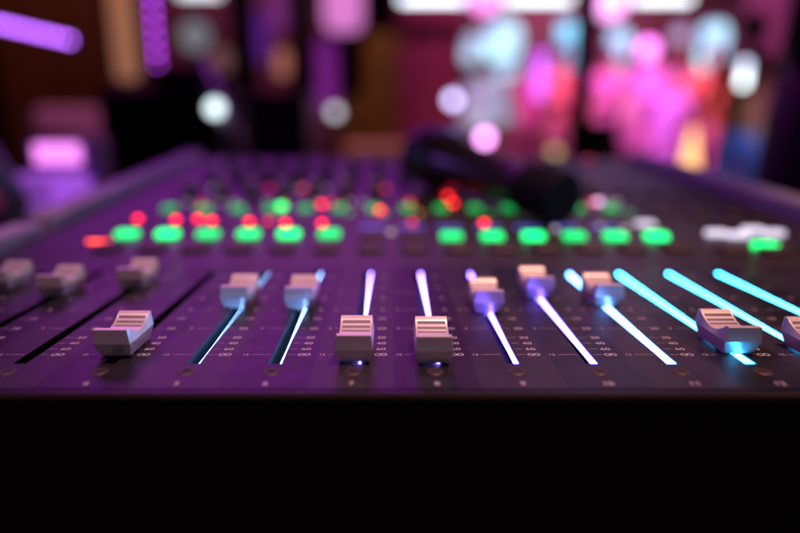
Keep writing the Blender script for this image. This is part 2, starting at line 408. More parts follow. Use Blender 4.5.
# little lamps
led_red = dome_me(1.9*MM, 1.8*MM, M["red"], "indicator_lamp"); led_rlo = dome_me(1.9*MM, 1.8*MM, M["red_lo"], "indicator_lamp")
for px, py in ((138,219.5),(176,220.5),(198,219.5),(212,221.5),(249.5,222.5),(285.5,224),(322,224),(322,205),(380,211),(484,224),(443,190),(448,197),(453,204)):
    p = deck(px, py); place("indicator_lamp", led_red, p.x, p.y, "lamp lit red")
for px, py in ((268,222),(343,207),(412,223.5),(303,189),(410,203),(588,160)):
    p = deck(px, py); place("indicator_lamp", led_rlo, p.x, p.y, "lamp lit dim red")
p = deck(281, 207.5); place("indicator_lamp", dome_me(3.6*MM, 2.6*MM, M["green_hi"], "indicator_lamp"), p.x, p.y, "large round lamp lit bright green")
p = deck(99, 242); place("indicator_lamp", rbox_me(.013, .0012, .0008, glow("orange red lamp", (1.0, 0.07, 0.01), 6.0), "indicator_lamp"), p.x, p.y, "flat red lamp left of the green buttons")
wl = rbox_me(.0115, .0055, .0025, M["whiteled"], "white_button")
for px, py in ((645, 226), (716, 235), (738, 237), (752, 232), (773, 235)):
    p = deck(px, py); place("white_button", wl, p.x, p.y, "button lit white")
pk = dome_me(3.4*MM, 2.5*MM, M["pinkglint"], "indicator_lamp"); dw = dome_me(3.0*MM, 2.5*MM, M["dimwhite"], "indicator_lamp")  # pk is a knob glint, not a lamp
p = deck(598, 203); place("indicator_lamp", pk, p.x, p.y, "pink knob glint put in as glow")  # no lamp here: stands in for the glint off a shiny knob
for px, py in ((617, 203), (391, 233), (600, 227), (625, 229), (555, 230)):
    p = deck(px, py); place("indicator_lamp", dome_me(1.9*MM, 1.8*MM, M["dimwhite"], "indicator_lamp"), p.x, p.y, "lamp lit pale")
p = deck(765, 248); place("mute_button", btn_green, p.x, p.y, "green button in the right hand section")
# master section knobs and buttons
for i, x in enumerate((.178, .200, .222, .240)):
    for y in (.30, .38, .41, .45): place("unlit_button", btn_unlit, x, y)

# ================================================================= MICROPHONE on the deck
pc = deck(432, 190); pb = deck(562, 227)
head = Vector((pc.x, pc.y, deck_z(pc.y) + 0.0262)); butt = Vector((pb.x, pb.y, deck_z(pb.y) + 0.0165))
mic = thing("microphone", "black handheld microphone lying across the upper deck of the console", "microphone", head)
ax = (butt - head); LM = ax.length; mt = ax.to_track_quat('Z', 'Y').to_matrix().to_4x4()
bm = bmesh.new(); lathe(bm, [(21*MM, 0.017), (21.5*MM, .022), (19.5*MM, .032), (16.5*MM, .045), (15.2*MM, .07), (14.4*MM, LM - .034), (15.0*MM, LM - .032)], 40, mt)
obj("handle", bm, mat("mic handle lacquer", (0.05, 0.04, 0.045), 0.30, metal=0.8), mic, smooth=True)
bm = bmesh.new(); lathe(bm, [(15.0*MM, LM - .032), (16.4*MM, LM - .030), (16.4*MM, LM - .002), (15.4*MM, LM), (0, LM)], 40, mt)
obj("end_cap", bm, mat("mic end cap", (0.003, 0.003, 0.006), 0.7, spec=0.1), mic, bevel=.0004)
bm = bmesh.new(); pr = []
for k in range(13):
    a = math.pi * k / 12 * 0.78; pr.append((24*MM * math.sin(a), -24*MM * math.cos(a)))
lathe(bm, pr + [(21*MM, .0165)], 40, mt)
gm = mat("mic grille mesh", (0.035, 0.035, 0.04), 0.4, metal=0.7, bump=0.8, bscale=900)
obj("grille", bm, gm, mic, smooth=True)
bm = bmesh.new(); lathe(bm, [(22.6*MM, .010), (24.4*MM, .011), (24.4*MM, .016), (22.0*MM, .017)], 40, mt)
obj("grille_ring", bm, mat("mic ring", (0.08, 0.08, 0.09), 0.3, metal=1), mic)

# ================================================================= THE PLACE
FZ = -0.90
bm = bmesh.new(); box(bm, -8, 8, -3, 12.5, FZ - .1, FZ)
struct(obj("floor", bm, mat("venue floor", (0.12, 0.08, 0.10), 0.35, noise=0.3, nscale=2)))
wallm = mat("venue wall paint", (0.22, 0.085, 0.12), 0.7, noise=0.15, nscale=2)
bm = bmesh.new(); box(bm, -8, 8, 12.3, 12.5, FZ, 4.0); struct(obj("wall", bm, wallm))
bm = bmesh.new(); box(bm, -8.2, -8, -3, 12.5, FZ, 4.0); struct(obj("wall", bm, wallm))
bm = bmesh.new(); box(bm, 8, 8.2, -3, 12.5, FZ, 4.0); struct(obj("wall", bm, wallm))
bm = bmesh.new(); box(bm, -8, 8, -3.2, -3, FZ, 4.0); struct(obj("wall", bm, mat("rear wall", (0.02, 0.016, 0.02), 0.8)))
bm = bmesh.new(); box(bm, -8.2, 8.2, -3.2, 12.5, 4.0, 4.2); struct(obj("ceiling", bm, mat("ceiling black", (0.02, 0.015, 0.02), 0.9)))

# table under the console
tb = thing("table", "black table carrying the mixing console", "table", (0, 0, FZ))
clothm = mat("black table top", (0.006, 0.006, 0.007), 0.75, noise=0.3, nscale=30)
bm = bmesh.new(); box(bm, -0.85, 0.75, Y_FRONT - 0.03, 1.05, -0.115 - FZ, -0.0855 - FZ); obj("table_top", bm, clothm, tb, bevel=.003)
for x in (-.8, .7):
    for y in (.16, 1.0):
        bm = bmesh.new(); box(bm, x-.02, x+.02, y-.02, y+.02, 0, -0.1155 - FZ); obj("leg", bm, clothm, tb)

def rect(p, w, h, d):
    bm = bmesh.new(); box(bm, p.x - w/2, p.x + w/2, p.y, p.y + d, p.z - h/2, p.z + h/2); return bm
def px2m(Y): return Y / FPX

# left: small lit device on the table (pink display on violet glossy body)
Y = 0.80; p = at(57, 153, Y)
dv = thing("display_unit", "small unit with a glowing pink display and violet lit body, left of console", "display unit", (p.x, p.y, -0.0855))
k = px2m(Y)
bm = bmesh.new(); zt = p.z + .0855 + .02; box(bm, -.045, .05, .004, .05, 0, zt); obj("body", bm, mat("unit body", (0.30, 0.16, 0.40), 0.4), dv, bevel=.006)
bm = bmesh.new(); box(bm, -.030, .030, -.002, .0035, zt - .034, zt - .008); obj("display", bm, glow("pink display", (0.95, 0.26, 0.95), 1.6), dv, bevel=.002)
bm = bmesh.new(); box(bm, -.040, .046, -.05, -.003, 0, zt - .045); obj("base", bm, glow("violet lit plastic", (0.42, 0.10, 0.80), 0.8), dv, bevel=.01)  # violet light on the base is put in as emission
# violet cup beside it, its glow put in as emission
p2 = at(28, 196, 0.72)
cup = thing("cup", "violet cup given a glow, on the table left of the console", "cup", (p2.x, p2.y, -.0855))
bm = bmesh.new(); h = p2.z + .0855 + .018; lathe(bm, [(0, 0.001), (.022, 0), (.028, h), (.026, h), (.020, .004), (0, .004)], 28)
obj("cup_body", bm, glow("violet glow plastic", (0.30, 0.07, 0.55), 0.6), cup, smooth=True)

# left: pale curved stand at the frame edge
p = at(-8, 110, .62)
st = thing("stand", "pale slanting bar at the left edge of the picture", "stand", (at(8, 200, .62).x, .62, -.0855))
bm = bmesh.new()
tube(bm, [Vector((-.005, 0, 0)), Vector((0.01, 0, .07)), Vector((-.02, 0, .13)), Vector((-.06, 0, .19))], .012)
obj("bar", bm, mat("pale bar", (0.30, 0.24, 0.30), 0.4), st, smooth=True)

# left: black loudspeaker behind
Y = 1.5; a = at(92, 88, Y); b = at(222, 190, Y)
sp = thing("loudspeaker", "black loudspeaker cabinet behind the left corner of the console", "loudspeaker", ((a.x + b.x)/2, Y, FZ))
w = (b.x - a.x); hh = a.z - FZ
bm = bmesh.new(); box(bm, -w/2, w/2, 0.01, .35, 0, hh); obj("cabinet", bm, mat("speaker cabinet", (0.006, 0.005, 0.007), 0.8), sp, bevel=.015)
bm = bmesh.new(); box(bm, -w/2 + .02, w/2 - .02, 0, .009, .25, hh - .03); obj("grille", bm, mat("speaker grille", (0.006, 0.005, 0.006), 0.7, bump=1, bscale=300), sp)
a2, b2 = at(150, 70, 1.55), at(206, 89, 1.55)
mon = thing("amplifier", "small black amplifier box on top of the black loudspeaker cabinet", "amplifier", ((a2.x + b2.x)/2, 1.55, a.z + .001))
bm = bmesh.new(); box(bm, -.075, .075, 0, .2, 0.006, .055); obj("case", bm, mat("amp case", (0.006, 0.005, 0.007), 0.8, spec=.2), mon, bevel=.006)
for sx in (-1, 1):
    bm = bmesh.new(); box(bm, sx*.055-.01, sx*.055+.01, .02, .18, 0, .0055); obj("foot", bm, M["black"], mon)
# white lit lamp head leaning on a boom
Y = 1.15
bs = thing("boom_stand", "slanted boom stand behind the console left of centre", "microphone stand", (at(250, 175, Y).x, Y, FZ))
o0 = Vector((at(250, 175, Y).x, Y, FZ))
bm = bmesh.new(); tube(bm, [at(196, 62, Y) - o0, at(250, 172, Y) - o0], .017); obj("boom", bm, mat("boom lilac metal", (0.6, 0.5, 0.65), 0.4, metal=.7), bs, smooth=True)
bm = bmesh.new(); tube(bm, [at(250, 172, Y) - o0, Vector((0, 0, 0.02))], .012); obj("upright", bm, M["black"], bs, smooth=True)
bm = bmesh.new(); lathe(bm, [(0, .02), (.14, .01), (.15, 0), (0, 0)], 32); obj("round_base", bm, M["black"], bs)
pl = at(215, 108, Y - .03)
bm = bmesh.new(); lathe(bm, [(0, -.011), (.010, -.008), (.0145, 0), (.010, .008), (0, .011)], 20, axis_mtx(pl, pl + Vector((0.1, -1, 0.25))))
lp = obj("clip_lamp", bm, glow("white lamp glass", (0.78, 0.95, 1.0), 2.6), smooth=True)
tag(lp, "small white lamp shining on the slanted boom stand", "lamp")

# generic light things ------------------------------------------------
def led_row(name, label, cat, A, B, n, r, col, s, Y, group=None):
    pa, pb_ = at(*A, Y), at(*B, Y); mid = (pa + pb_) / 2
    t = thing(name, label, cat, mid)
    d = (pb_ - pa); ln = d.length; ex = d.normalized(); ez = ex.cross(Vector((0, 1, 0))).normalized(); ey = ez.cross(ex)
    mt_ = Matrix((ex, ey, ez)).transposed().to_4x4()
    bm = bmesh.new(); box(bm, -ln/2 - .03, ln/2 + .03, r*0.9, r*0.9 + .02, -r*2, r*2, mt_); obj("housing", bm, M["black"], t)
    gm_ = glow("led row lamp", col, s); me = None
    for i in range(n):
        q = (pa + d * (i + .5) / n) - mid
        if me is None:
            bm = bmesh.new(); lathe(bm, [(0, -r*.8), (r*.75, -r*.55), (r, 0), (r*.75, r*.55), (0, r*.8)], 12); bmesh.ops.recalc_face_normals(bm, faces=bm.faces)
            me = bpy.data.meshes.new("led"); bm.to_mesh(me); bm.free(); me.materials.append(gm_)
        o = bpy.data.objects.new("led", me); C.objects.link(o); o.parent = t; o.location = q
    return t
led_row("led_strip_light", "sloping violet LED strip light at the upper left corner", "strip light", (-40, 15), (73, 41), 13, .0115, (0.50, 0.13, 1.0), 13, 3.0)
led_row("led_strip_light", "upright violet LED strip light hanging near upper left", "strip light", (149, -38), (158, 72), 8, .0125, (0.52, 0.06, 0.85), 8.0, 3.0)

def lamp_ball(px, py, rpx, Y, col, s, label, name="stage_lamp", cat="lamp"):
    p = at(px, py, Y); r = rpx * Y / FPX
    t = thing(name, label, cat, p)
    bm = bmesh.new(); lathe(bm, [(r*1.25, -r*.1), (r*1.3, r*.5), (r*1.1, r*1.6), (0, r*1.9)], 20, Matrix.Rotation(R(-90), 4, 'X')); obj("lamp_housing", bm, M["black"], t, smooth=True)
    bm = bmesh.new(); lathe(bm, [(0, -r*.75), (r*.6, -r*.6), (r, 0), (r*.95, .2*r)], 20, Matrix.Rotation(R(-90), 4, 'X')); obj("lens", bm, glow("lamp lens", col, s), t, smooth=True)
    return t
lamp_ball(453, 100, 5, 4.0, (0.60, 0.52, 0.95), 6.5, "small lavender lamp left of the bright screens")
lamp_ball(485, 138, 5.5, 3.0, (0.95, 0.36, 0.95), 7.5, "small pink lamp glowing just above the microphone")
lamp_ball(335, 112, 5, 3.5, (0.42, 0.42, 0.46), 3.6, "small grey lamp in front of the brown cabinet")
lamp_ball(555, 152, 5, 3.0, (0.35, 0.30, 0.10), 2.4, "small olive lamp right of the microphone")
lamp_ball(572, 131, 5, 3.0, (0.75, 0.30, 0.10), 2.4, "small dull orange lamp beside the black upright pole")
lamp_ball(648, 50, 9, 6.0, (1.0, 0.32, 0.92), 2.6, "pink ball lamp among the crowd")
lamp_ball(485, -2, 14, 8.0, (1.0, 0.30, 0.85), 2.0, "pink lamp over the widest screen, beside the ceiling tubes")
lamp_ball(610, 0, 17, 8.0, (1.0, 0.45, 0.95), 2.2, "pink lamp between the two ceiling tubes")
lamp_ball(195, 36, 14, 6.0, (0.30, 0.30, 0.36), 0.6, "dim grey lamp behind the upright violet strip")
lamp_ball(222, 60, 12, 6.0, (0.30, 0.12, 0.13), 0.5, "dim reddish lamp right of the dim grey lamp")
lamp_ball(588, 157, 8, 3.0, (0.30, 0.0, 0.02), 0.8, "dark red lamp low beside the black pole")

def glow_picture(col, s_):
    m = glow("screen picture", col, s_); nt = m.node_tree; b = nt.nodes["Principled BSDF"]
    tc = nt.nodes.new("ShaderNodeTexCoord"); n = nt.nodes.new("ShaderNodeTexNoise"); n.inputs["Scale"].default_value = 3.2; n.inputs["Detail"].default_value = 2
    r_ = nt.nodes.new("ShaderNodeValToRGB"); e = r_.color_ramp.elements
    e[0].position = .36; e[0].color = (col[0]*.45, col[1]*.28, col[2]*.55, 1); e[1].position = .58; e[1].color = (min(1, col[0]*1.25), min(1, col[1]*1.2), min(1, col[2]*1.15), 1)
    nt.links.new(tc.outputs["Object"], n.inputs["Vector"]); nt.links.new(n.outputs["Fac"], r_.inputs["Fac"]); nt.links.new(r_.outputs["Color"], b.inputs["Emission Color"])
    return m
def glow_slab(x0, x1, y0, y1, Y, col, s, name, label, cat, tilt=0):
    """upright or level luminous thing with rounded ends and a housing behind it"""
    p0, p1 = at(x0, y1, Y), at(x1, y0, Y)
    c = Vector(((p0.x + p1.x)/2, Y, (p0.z + p1.z)/2)); w = p1.x - p0.x; h = p1.z - p0.z
    t = thing(name, label, cat, c); t.rotation_euler = (0, R(tilt), 0)
    r_ = min(w, h) * (.40 if name == "video_screen" else .3); ring = []
    for cx, cy, a0 in ((w/2-r_, h/2-r_, 0), (-w/2+r_, h/2-r_, 90), (-w/2+r_, -h/2+r_, 180), (w/2-r_, -h/2+r_, 270)):
        for k in range(7): a = R(a0 + 15 * k); ring.append((cx + r_*math.cos(a), cy + r_*math.sin(a)))
    def slab(nm, f, y0_, y1_, m):
        bm = bmesh.new(); A = [bm.verts.new((x*f, y0_, z*f)) for x, z in ring]; B = [bm.verts.new((x*f, y1_, z*f)) for x, z in ring]
        bm.faces.new(A); bm.faces.new(B[::-1])
        for k in range(len(A)): bm.faces.new((A[k], B[k], B[(k+1) % len(B)], A[(k+1) % len(A)]))
        return obj(nm, bm, m, t)
    slab("glowing_face", 1.0, 0, .03, glow_picture(col, s) if name == "video_screen" else glow("glowing face", col, s))
    slab("housing", 1.03, .031, .09, M["black"])
    return t
glow_slab(400, 572, -6, 2, 9.0, (0.75, 0.92, 1.0), 3.5, "ceiling_tube_light", "long white tube light left of the black pole", "ceiling light")
glow_slab(585, 692, -6, 2, 9.0, (0.85, 0.92, 1.0), 3.5, "ceiling_tube_light", "shorter white tube light above the crowd", "ceiling light")
glow_slab(178, 220, -14, -4, 9.0, (0.8, 0.85, 0.95), 2.0, "ceiling_tube_light", "white light cut by the top edge, above the boom stand", "ceiling light")

SCR = "video_screen"
# bright screens across the back
glow_slab(484, 522, 20, 62, 11.3, (0.36, 0.78, 0.95), 1.5, SCR, "pale cyan screen, largest directly below the left tube light", "screen", tilt=10)
glow_slab(462, 482, 34, 64, 11.0, (0.40, 0.66, 0.85), 1.2, SCR, "small pale blue screen touching the left side of the largest one", "screen", tilt=18)
glow_slab(496, 520, 64, 78, 10.6, (0.36, 0.72, 0.90), 1.1, SCR, "low pale cyan screen just under the largest one", "screen", tilt=-8)
glow_slab(455, 512, 78, 128, 11.3, (0.34, 0.34, 0.50), 1.1, SCR, "greyish lavender screen left of and below the pale cyan ones", "screen", tilt=-25)
glow_slab(494, 514, 92, 124, 9.3, (0.26, 0.42, 0.52), 1.0, SCR, "dim teal grey screen above the microphone", "screen", tilt=-20)
glow_slab(556, 576, 20, 72, 11.3, (0.18, 0.62, 0.80), 1.9, SCR, "narrow teal screen left of the pole", "screen")
glow_slab(584, 597, 30, 66, 11.3, (0.55, 0.45, 0.60), 0.7, SCR, "dim grey pink screen between narrow teal and sky blue screens", "screen")
glow_slab(606, 632, 30, 74, 11.3, (0.34, 0.66, 0.95), 1.9, SCR, "sky blue screen left of the pink ball", "screen")
glow_slab(672, 690, 26, 42, 11.3, (0.50, 0.48, 0.68), 1.0, SCR, "small greyish screen right of the pink ball", "screen")
glow_slab(696, 730, 22, 72, 11.3, (0.36, 0.74, 0.88), 1.8, SCR, "large pale teal screen above the orange clothed people", "screen")
glow_slab(741, 750, 61, 86, 4.0, (0.68, 0.82, 0.98), 5.0, SCR, "small very bright white screen beside the dark figure", "screen")
glow_slab(533, 547, 52, 98, 7.0, (0.62, 0.18, 0.95), 1.3, "glowing_upright", "short violet upright tube lamp left of the black pole", "tube lamp")
glow_slab(324, 362, -30, 32, 6.0, (0.80, 0.25, 0.78), 0.75, "hanging_lamp", "wide pink hanging lamp cut by the top edge", "lamp")
glow_slab(318, 336, 40, 112, 6.2, (0.24, 0.02, 0.32), 0.6, "glowing_upright", "dim purple column below the pink hanging lamp, light put in as glow", "tube lamp")  # purple lit column, no lamp: its light is put in as emission
glow_slab(254, 266, 10, 62, 6.2, (0.16, 0.02, 0.36), 0.6, "glowing_upright", "deep indigo upright tube lamp right of the dim reddish lamp", "tube lamp")
glow_slab(272, 284, -20, 30, 6.3, (0.34, 0.05, 0.36), 0.5, "glowing_upright", "dull purple column above the small amber lamp, light put in as glow", "tube lamp")  # another column; emission carries the purple light on it
glow_slab(276, 288, 50, 76, 5.6, (0.75, 0.25, 0.18), 0.55, "wall_lamp", "small dull amber wall lamp between the purple uprights", "lamp")
glow_slab(309, 315, 118, 158, 4.0, (0.30, 0.04, 0.85), 1.6, "glowing_upright", "short deep violet tube lamp low behind the console", "tube lamp")
glow_slab(117, 127, -30, 80, 5.0, (0.70, 0.30, 0.17), 0.42, "lit_column", "tall peach column beside the upright violet strip, warm light put in as glow", "lamp")  # column under warm light; that light is put in as emission

# brown wooden cabinet and maroon curtain
p0, p1 = at(338, 150, 6.5), at(398, 32, 6.5)
cb = thing("wooden_cabinet", "tall brown wooden cabinet lit amber, left of the maroon curtain", "cabinet", ((p0.x+p1.x)/2, 6.5, FZ))
wood = mat("warm wood", (0.32, 0.13, 0.05), 0.5, noise=0.3, nscale=3)
w = p1.x - p0.x; h = p1.z - FZ
bm = bmesh.new(); box(bm, -w/2, w/2, 0, .5, 0, h); obj("body", bm, wood, cb, bevel=.01)
for s_ in (-1, 1):
    bm = bmesh.new(); box(bm, min(s_*.01, s_*(w/2-.02)), max(s_*.01, s_*(w/2-.02)), -.02, -.001, .1, h - .05); obj("door", bm, wood, cb, bevel=.005)
def curtain(x0, x1, Y, col, label):
    p0, p1 = at(x0, 100, Y), at(x1, 100, Y); bm = bmesh.new(); n = 60; pr = []
    for i in range(n + 1):
        x = p0.x + (p1.x - p0.x) * i / n; y = Y + .06 * math.sin(i * 1.3) + .02 * math.sin(i * 3.1)
        pr.append((x, y))
    for (xa, ya), (xb, yb) in zip(pr, pr[1:]):
        box(bm, xa, xb, min(ya, yb), max(ya, yb) + .02, FZ, 2.6)
    o = obj("curtain", bm, mat("curtain cloth", col, 0.8, noise=.2, nscale=5)); return tag(o, label, "curtain")
curtain(398, 462, 9.6, (0.30, 0.05, 0.12), "maroon curtain hanging left of the bright screens")
curtain(5, 110, 5.6, (0.20, 0.07, 0.035), "brown curtain below the sloping violet strip")
curtain(735, 800, 10.5, (0.40, 0.12, 0.25), "dusky pink curtain behind the dark figure")

def pillar(x0, x1, Y, label):
    a, b = at(x0, 60, Y), at(x1, 60, Y)
    bm = bmesh.new(); box(bm, a.x, b.x, Y, Y + .3, FZ, 3.99); tag(obj("pillar", bm, mat("pillar black", (0.008, 0.006, 0.009), .7, noise=.2), bevel=.01), label, "pillar")
pillar(231, 250, 5.4, "black pillar between the dim reddish lamp and the indigo tube lamp")
pillar(291, 311, 5.4, "black pillar left of the wide pink hanging lamp")
p0, p1 = at(222, 160, 2.6), at(306, 92, 2.6)
rk = thing("equipment_rack", "low black equipment rack behind the console, right of the boom stand", "rack", ((p0.x+p1.x)/2, 2.6, FZ))
w_ = p1.x - p0.x; h_ = p1.z - FZ
bm = bmesh.new(); box(bm, -w_/2, w_/2, .01, .4, 0, h_); obj("case", bm, M["black"], rk, bevel=.01)
for i in range(5):
    bm = bmesh.new(); box(bm, -w_/2 + .02, w_/2 - .02, 0, .0095, h_ - .08 - i*.17, h_ - .02 - i*.17 + .0 if i else h_ - .02); obj("rack_panel", bm, mat("rack panel", (.02, .014, .022), .4), rk)

# tan crate behind the console, pink cushion left
p = at(375, 158, 1.6)
cr = thing("stool", "tan wooden stool behind the middle of the console", "stool", (p.x, 1.6, FZ))
bm = bmesh.new(); hz = p.z - FZ + .03; box(bm, -.085, .085, 0, .3, hz - .05, hz); obj("seat", bm, mat("tan wood", (0.55, 0.27, 0.14), 0.5, noise=.2, nscale=12), cr, bevel=.006)
for sx in (-1, 1):
    for yy in (.02, .26):
        bm = bmesh.new(); box(bm, sx*.07-.012, sx*.07+.012, yy, yy+.024, 0, hz - .0505); obj("leg", bm, wood, cr)
p = at(45, 118, 3.0)
cu = thing("armchair", "pink upholstered armchair below the brown curtain", "armchair", (p.x - .05, 3.0, FZ))
pinkc = mat("pink upholstery", (0.55, 0.22, 0.36), 0.8, noise=.1)
bm = bmesh.new(); hz = at(45, 106, 3.0).z - FZ; box(bm, -.20, .20, .3, .42, 0.2, hz); obj("backrest", bm, pinkc, cu, bevel=.04)
bm = bmesh.new(); box(bm, -.20, .20, -.2, .295, .25, .45); obj("seat", bm, pinkc, cu, bevel=.04)
for sx in (-1, 1):
    bm = bmesh.new(); box(bm, sx*.26-.05, sx*.26+.05, -.2, .42, .1, .62); obj("armrest", bm, pinkc, cu, bevel=.03)
for sx in (-1, 1):
    for yy in (-.15, .35):
        bm = bmesh.new(); box(bm, sx*.2-.02, sx*.2+.02, yy, yy+.04, 0, .2 if yy > 0 else .249); obj("leg", bm, wood, cu)

# amber cone lamp on a side table
Y = 2.2; pt = at(687, 130, Y); pb_ = at(687, 184, Y)
tlx = thing("table_lamp", "tall amber cone lamp glowing beyond the right rear corner of the console", "lamp", (pb_.x, Y, pb_.z))
hh = pt.z - pb_.z
bm = bmesh.new(); lathe(bm, [(0.0, .0), (.038, .0), (.037, .02), (.010, hh), (0, hh + .004)], 28); obj("lamp_shade", bm, glow("amber shade", (1.0, 0.50, 0.18), 2.3), tlx, smooth=True)
bm = bmesh.new(); lathe(bm, [(0, -.012), (.03, -.012), (.03, -.0005), (0, -.0005)], 24); obj("base", bm, M["black"], tlx)
stt = thing("side_table", "small dark round table carrying the amber lamp", "side table", (pb_.x, Y, FZ))
hz = pb_.z - .0125 - FZ
bm = bmesh.new(); lathe(bm, [(0, hz - .02), (.2, hz - .02), (.2, hz - .0005), (0, hz - .0005)], 32); obj("table_top", bm, M["black"], stt)
bm = bmesh.new(); lathe(bm, [(0, 0), (.15, 0), (.15, .02), (.02, .03), (.02, hz - .021)], 24); obj("pedestal", bm, M["black"], stt)

# black upright stand (pole at x=577) with dark clamp
Y = 2.4; pp = at(577, 150, Y)
ms = thing("microphone_stand", "tall black upright stand in front of the crowd", "microphone stand", (pp.x, Y, FZ))
bm = bmesh.new(); tube(bm, [Vector((0,0,.02)), Vector((0,0,1.9))], .042); obj("pole", bm, M["black"], ms, smooth=True)
bm = bmesh.new(); lathe(bm, [(0, .022), (.16, .012), (.17, 0), (0, 0)], 32); obj("round_base", bm, M["black"], ms)
bm = bmesh.new(); z_ = at(590, 140, Y).z - FZ; box(bm, -.055, .13, -.10, -.043, z_ - .15, z_ + .07); obj("clamp_box", bm, M["black"], ms, bevel=.01)

# ---------------------------------------------------------------- people
def skin_mesh(name, verts, edges, rad, m, parent, root=0, sub=1):
    me = bpy.data.meshes.new(name); me.from_pydata(verts, edges, [])
    o = link(name, me, m, parent)
    md = o.modifiers.new("skin", 'SKIN'); md.use_smooth_shade = True; md.branch_smoothing = 0.4
    me.skin_vertices.new() if hasattr(me.skin_vertices, "new") and not me.skin_vertices else None
    if not me.skin_vertices:
        bpy.context.view_layer.objects.active = o
        bpy.ops.mesh.customdata_skin_add()
    for i, r in enumerate(rad):
        rr = r if isinstance(r, tuple) else (r, r)
        me.skin_vertices[0].data[i].radius = rr; me.skin_vertices[0].data[i].use_root = (i == root)
    ss = o.modifiers.new("sub", 'SUBSURF'); ss.levels = sub; ss.render_levels = sub
    return o
def person(label, x, y, rz, shirt, trou, hair, skin=(0.5, 0.28, 0.2), arm='down', scale=1.0, group="people standing in the venue", long_sleeve=False):
    t = thing("person", label, "person", (x, y, FZ), rz, group); t.scale = (scale,)*3
    if arm == 'up': el, wr = (.36, -.05, 1.52), (.30, -.12, 1.78)
    elif arm == 'fold': el, wr = (.27, -.03, 1.14), (.06, -.24, 1.20)
    else: el, wr = (.27, .02, 1.13), (.29, -.06, .88)
    V = [(0,0,.95), (0,0,1.10), (0,-.01,1.30), (0,0,1.45), (0,-.005,1.54), (0,-.02,1.63), (0,-.02,1.73)]
    E = [(i, i+1) for i in range(6)]; r = [(.15,.11), (.125,.095), (.155,.11), (.085,.07), (.045,.048), (.078,.095), (.07,.085)]
    for s in (-1, 1):
        b0 = len(V)
        V += [(s*.18,0,1.42), (s*el[0], el[1], el[2]), (s*wr[0], wr[1], wr[2])]
        hd = (Vector(wr) - Vector(el)).normalized() * .09
        V.append((s*(wr[0]+hd.x), wr[1]+hd.y, wr[2]+hd.z)); E += [(3, b0), (b0, b0+1), (b0+1, b0+2), (b0+2, b0+3)]; r += [.058, .043, .028, (.036,.02)]
        for f in range(4):
            i = len(V); V.append((s*(wr[0]+hd.x*1.8), wr[1]+hd.y*1.8 + (f-1.5)*.02, wr[2]+hd.z*1.8)); E.append((b0+3, i)); r.append(.009)
        i = len(V); V.append((s*(wr[0]+hd.x)-s*.01, wr[1]+hd.y-.045, wr[2]+hd.z+.01)); E.append((b0+3, i)); r.append(.010)
        b1 = len(V); V += [(s*.10,0,.88), (s*.11,-.02,.50), (s*.12,.01,.09), (s*.13,-.13,.035)]
        E += [(0, b1), (b1, b1+1), (b1+1, b1+2), (b1+2, b1+3)]; r += [.095, .06, .04, .04]
    i = len(V); V.append((0,-.125,1.66)); E.append((5, i)); r.append(.016)
    skin_mesh("body", V, E, r, mat("skin", skin, .5), t)
    V2 = [(0,0,.86), (0,0,1.10), (0,-.01,1.30), (0,0,1.44)]; E2 = [(0,1),(1,2),(2,3)]; r2 = [(.182,.142), (.148,.118), (.178,.13), (.12,.095)]
    for s in (-1, 1):
        b0 = len(V2); e2 = el if long_sleeve else tuple((a+b)/2 for a, b in zip((.18,0,1.42), el))
        V2 += [(s*.185,0,1.42), (s*e2[0], e2[1], e2[2])]; E2 += [(3, b0), (b0, b0+1)]; r2 += [.074, .062]
        if long_sleeve: V2.append((s*wr[0], wr[1], wr[2])); E2.append((b0+1, b0+2)); r2.append(.044)
    skin_mesh("shirt", V2, E2, r2, mat("shirt cloth", shirt, .9, noise=.1, nscale=20, spec=.15), t)
    V3 = [(0,0,1.00), (0,0,.90)]; E3 = [(0,1)]; r3 = [(.150,.118), (.168,.128)]
    for s in (-1, 1):
        b0 = len(V3); V3 += [(s*.095,0,.74), (s*.11,-.02,.50), (s*.12,.01,.10)]; E3 += [(1, b0), (b0, b0+1), (b0+1, b0+2)]; r3 += [.098, .078, .062]
    skin_mesh("trousers", V3, E3, r3, mat("trouser cloth", trou, .9, noise=.1, nscale=20, spec=.15), t)
    for s in (-1, 1):
        bm = bmesh.new(); lathe(bm, [(0, 0), (.05, .002), (.056, .04), (.04, .075), (0, .085)], 16, T(s*.128, -.06, 0) @ Matrix.Diagonal((.9, 2.3, 1, 1))); obj("shoe", bm, M["black"], t, smooth=True)
        bm = bmesh.new(); lathe(bm, [(0, -.011), (.009, -.006), (.011, 0), (.009, .006), (0, .011)], 12, T(s*.032, -.105, 1.685)); obj("eye", bm, mat("eye", (.05,.04,.04), .2), t, smooth=True)
    bm = bmesh.new(); lathe(bm, [(.092, -.06), (.104, -.02), (.10, .045), (.07, .095), (.03, .115), (0, .12)], 24, T(0, .012, 1.70) @ Matrix.Rotation(R(-14), 4, 'X') @ Matrix.Diagonal((.9, 1.08, 1, 1))); obj("hair", bm, mat("hair", hair, .6), t, smooth=True)
    return t
def pxx(px, Y): return (px - CXV) / FPX * Y * 0.985
magenta = (0.75, 0.22, 0.60); orange = (0.75, 0.20, 0.10)
G = "people in the coloured light beyond the console"
person("person in pale pink top with folded arms, left of the pink ball lamp", pxx(602, 7.6), 7.6, R(10), (0.72,0.32,0.50), (.4,.15,.3), (.05,.02,.02), arm='fold')
person("person in magenta top directly under the pink ball lamp", pxx(645, 7.0), 7.0, R(-15), (0.80,0.35,0.72), (.6,.25,.55), (.3,.1,.2))
person("person in pale shirt with raised arms in the magenta light", pxx(624, 8.6), 8.6, R(25), (0.85,0.6,0.8), (.5,.2,.4), (.06,.03,.03), arm='up')
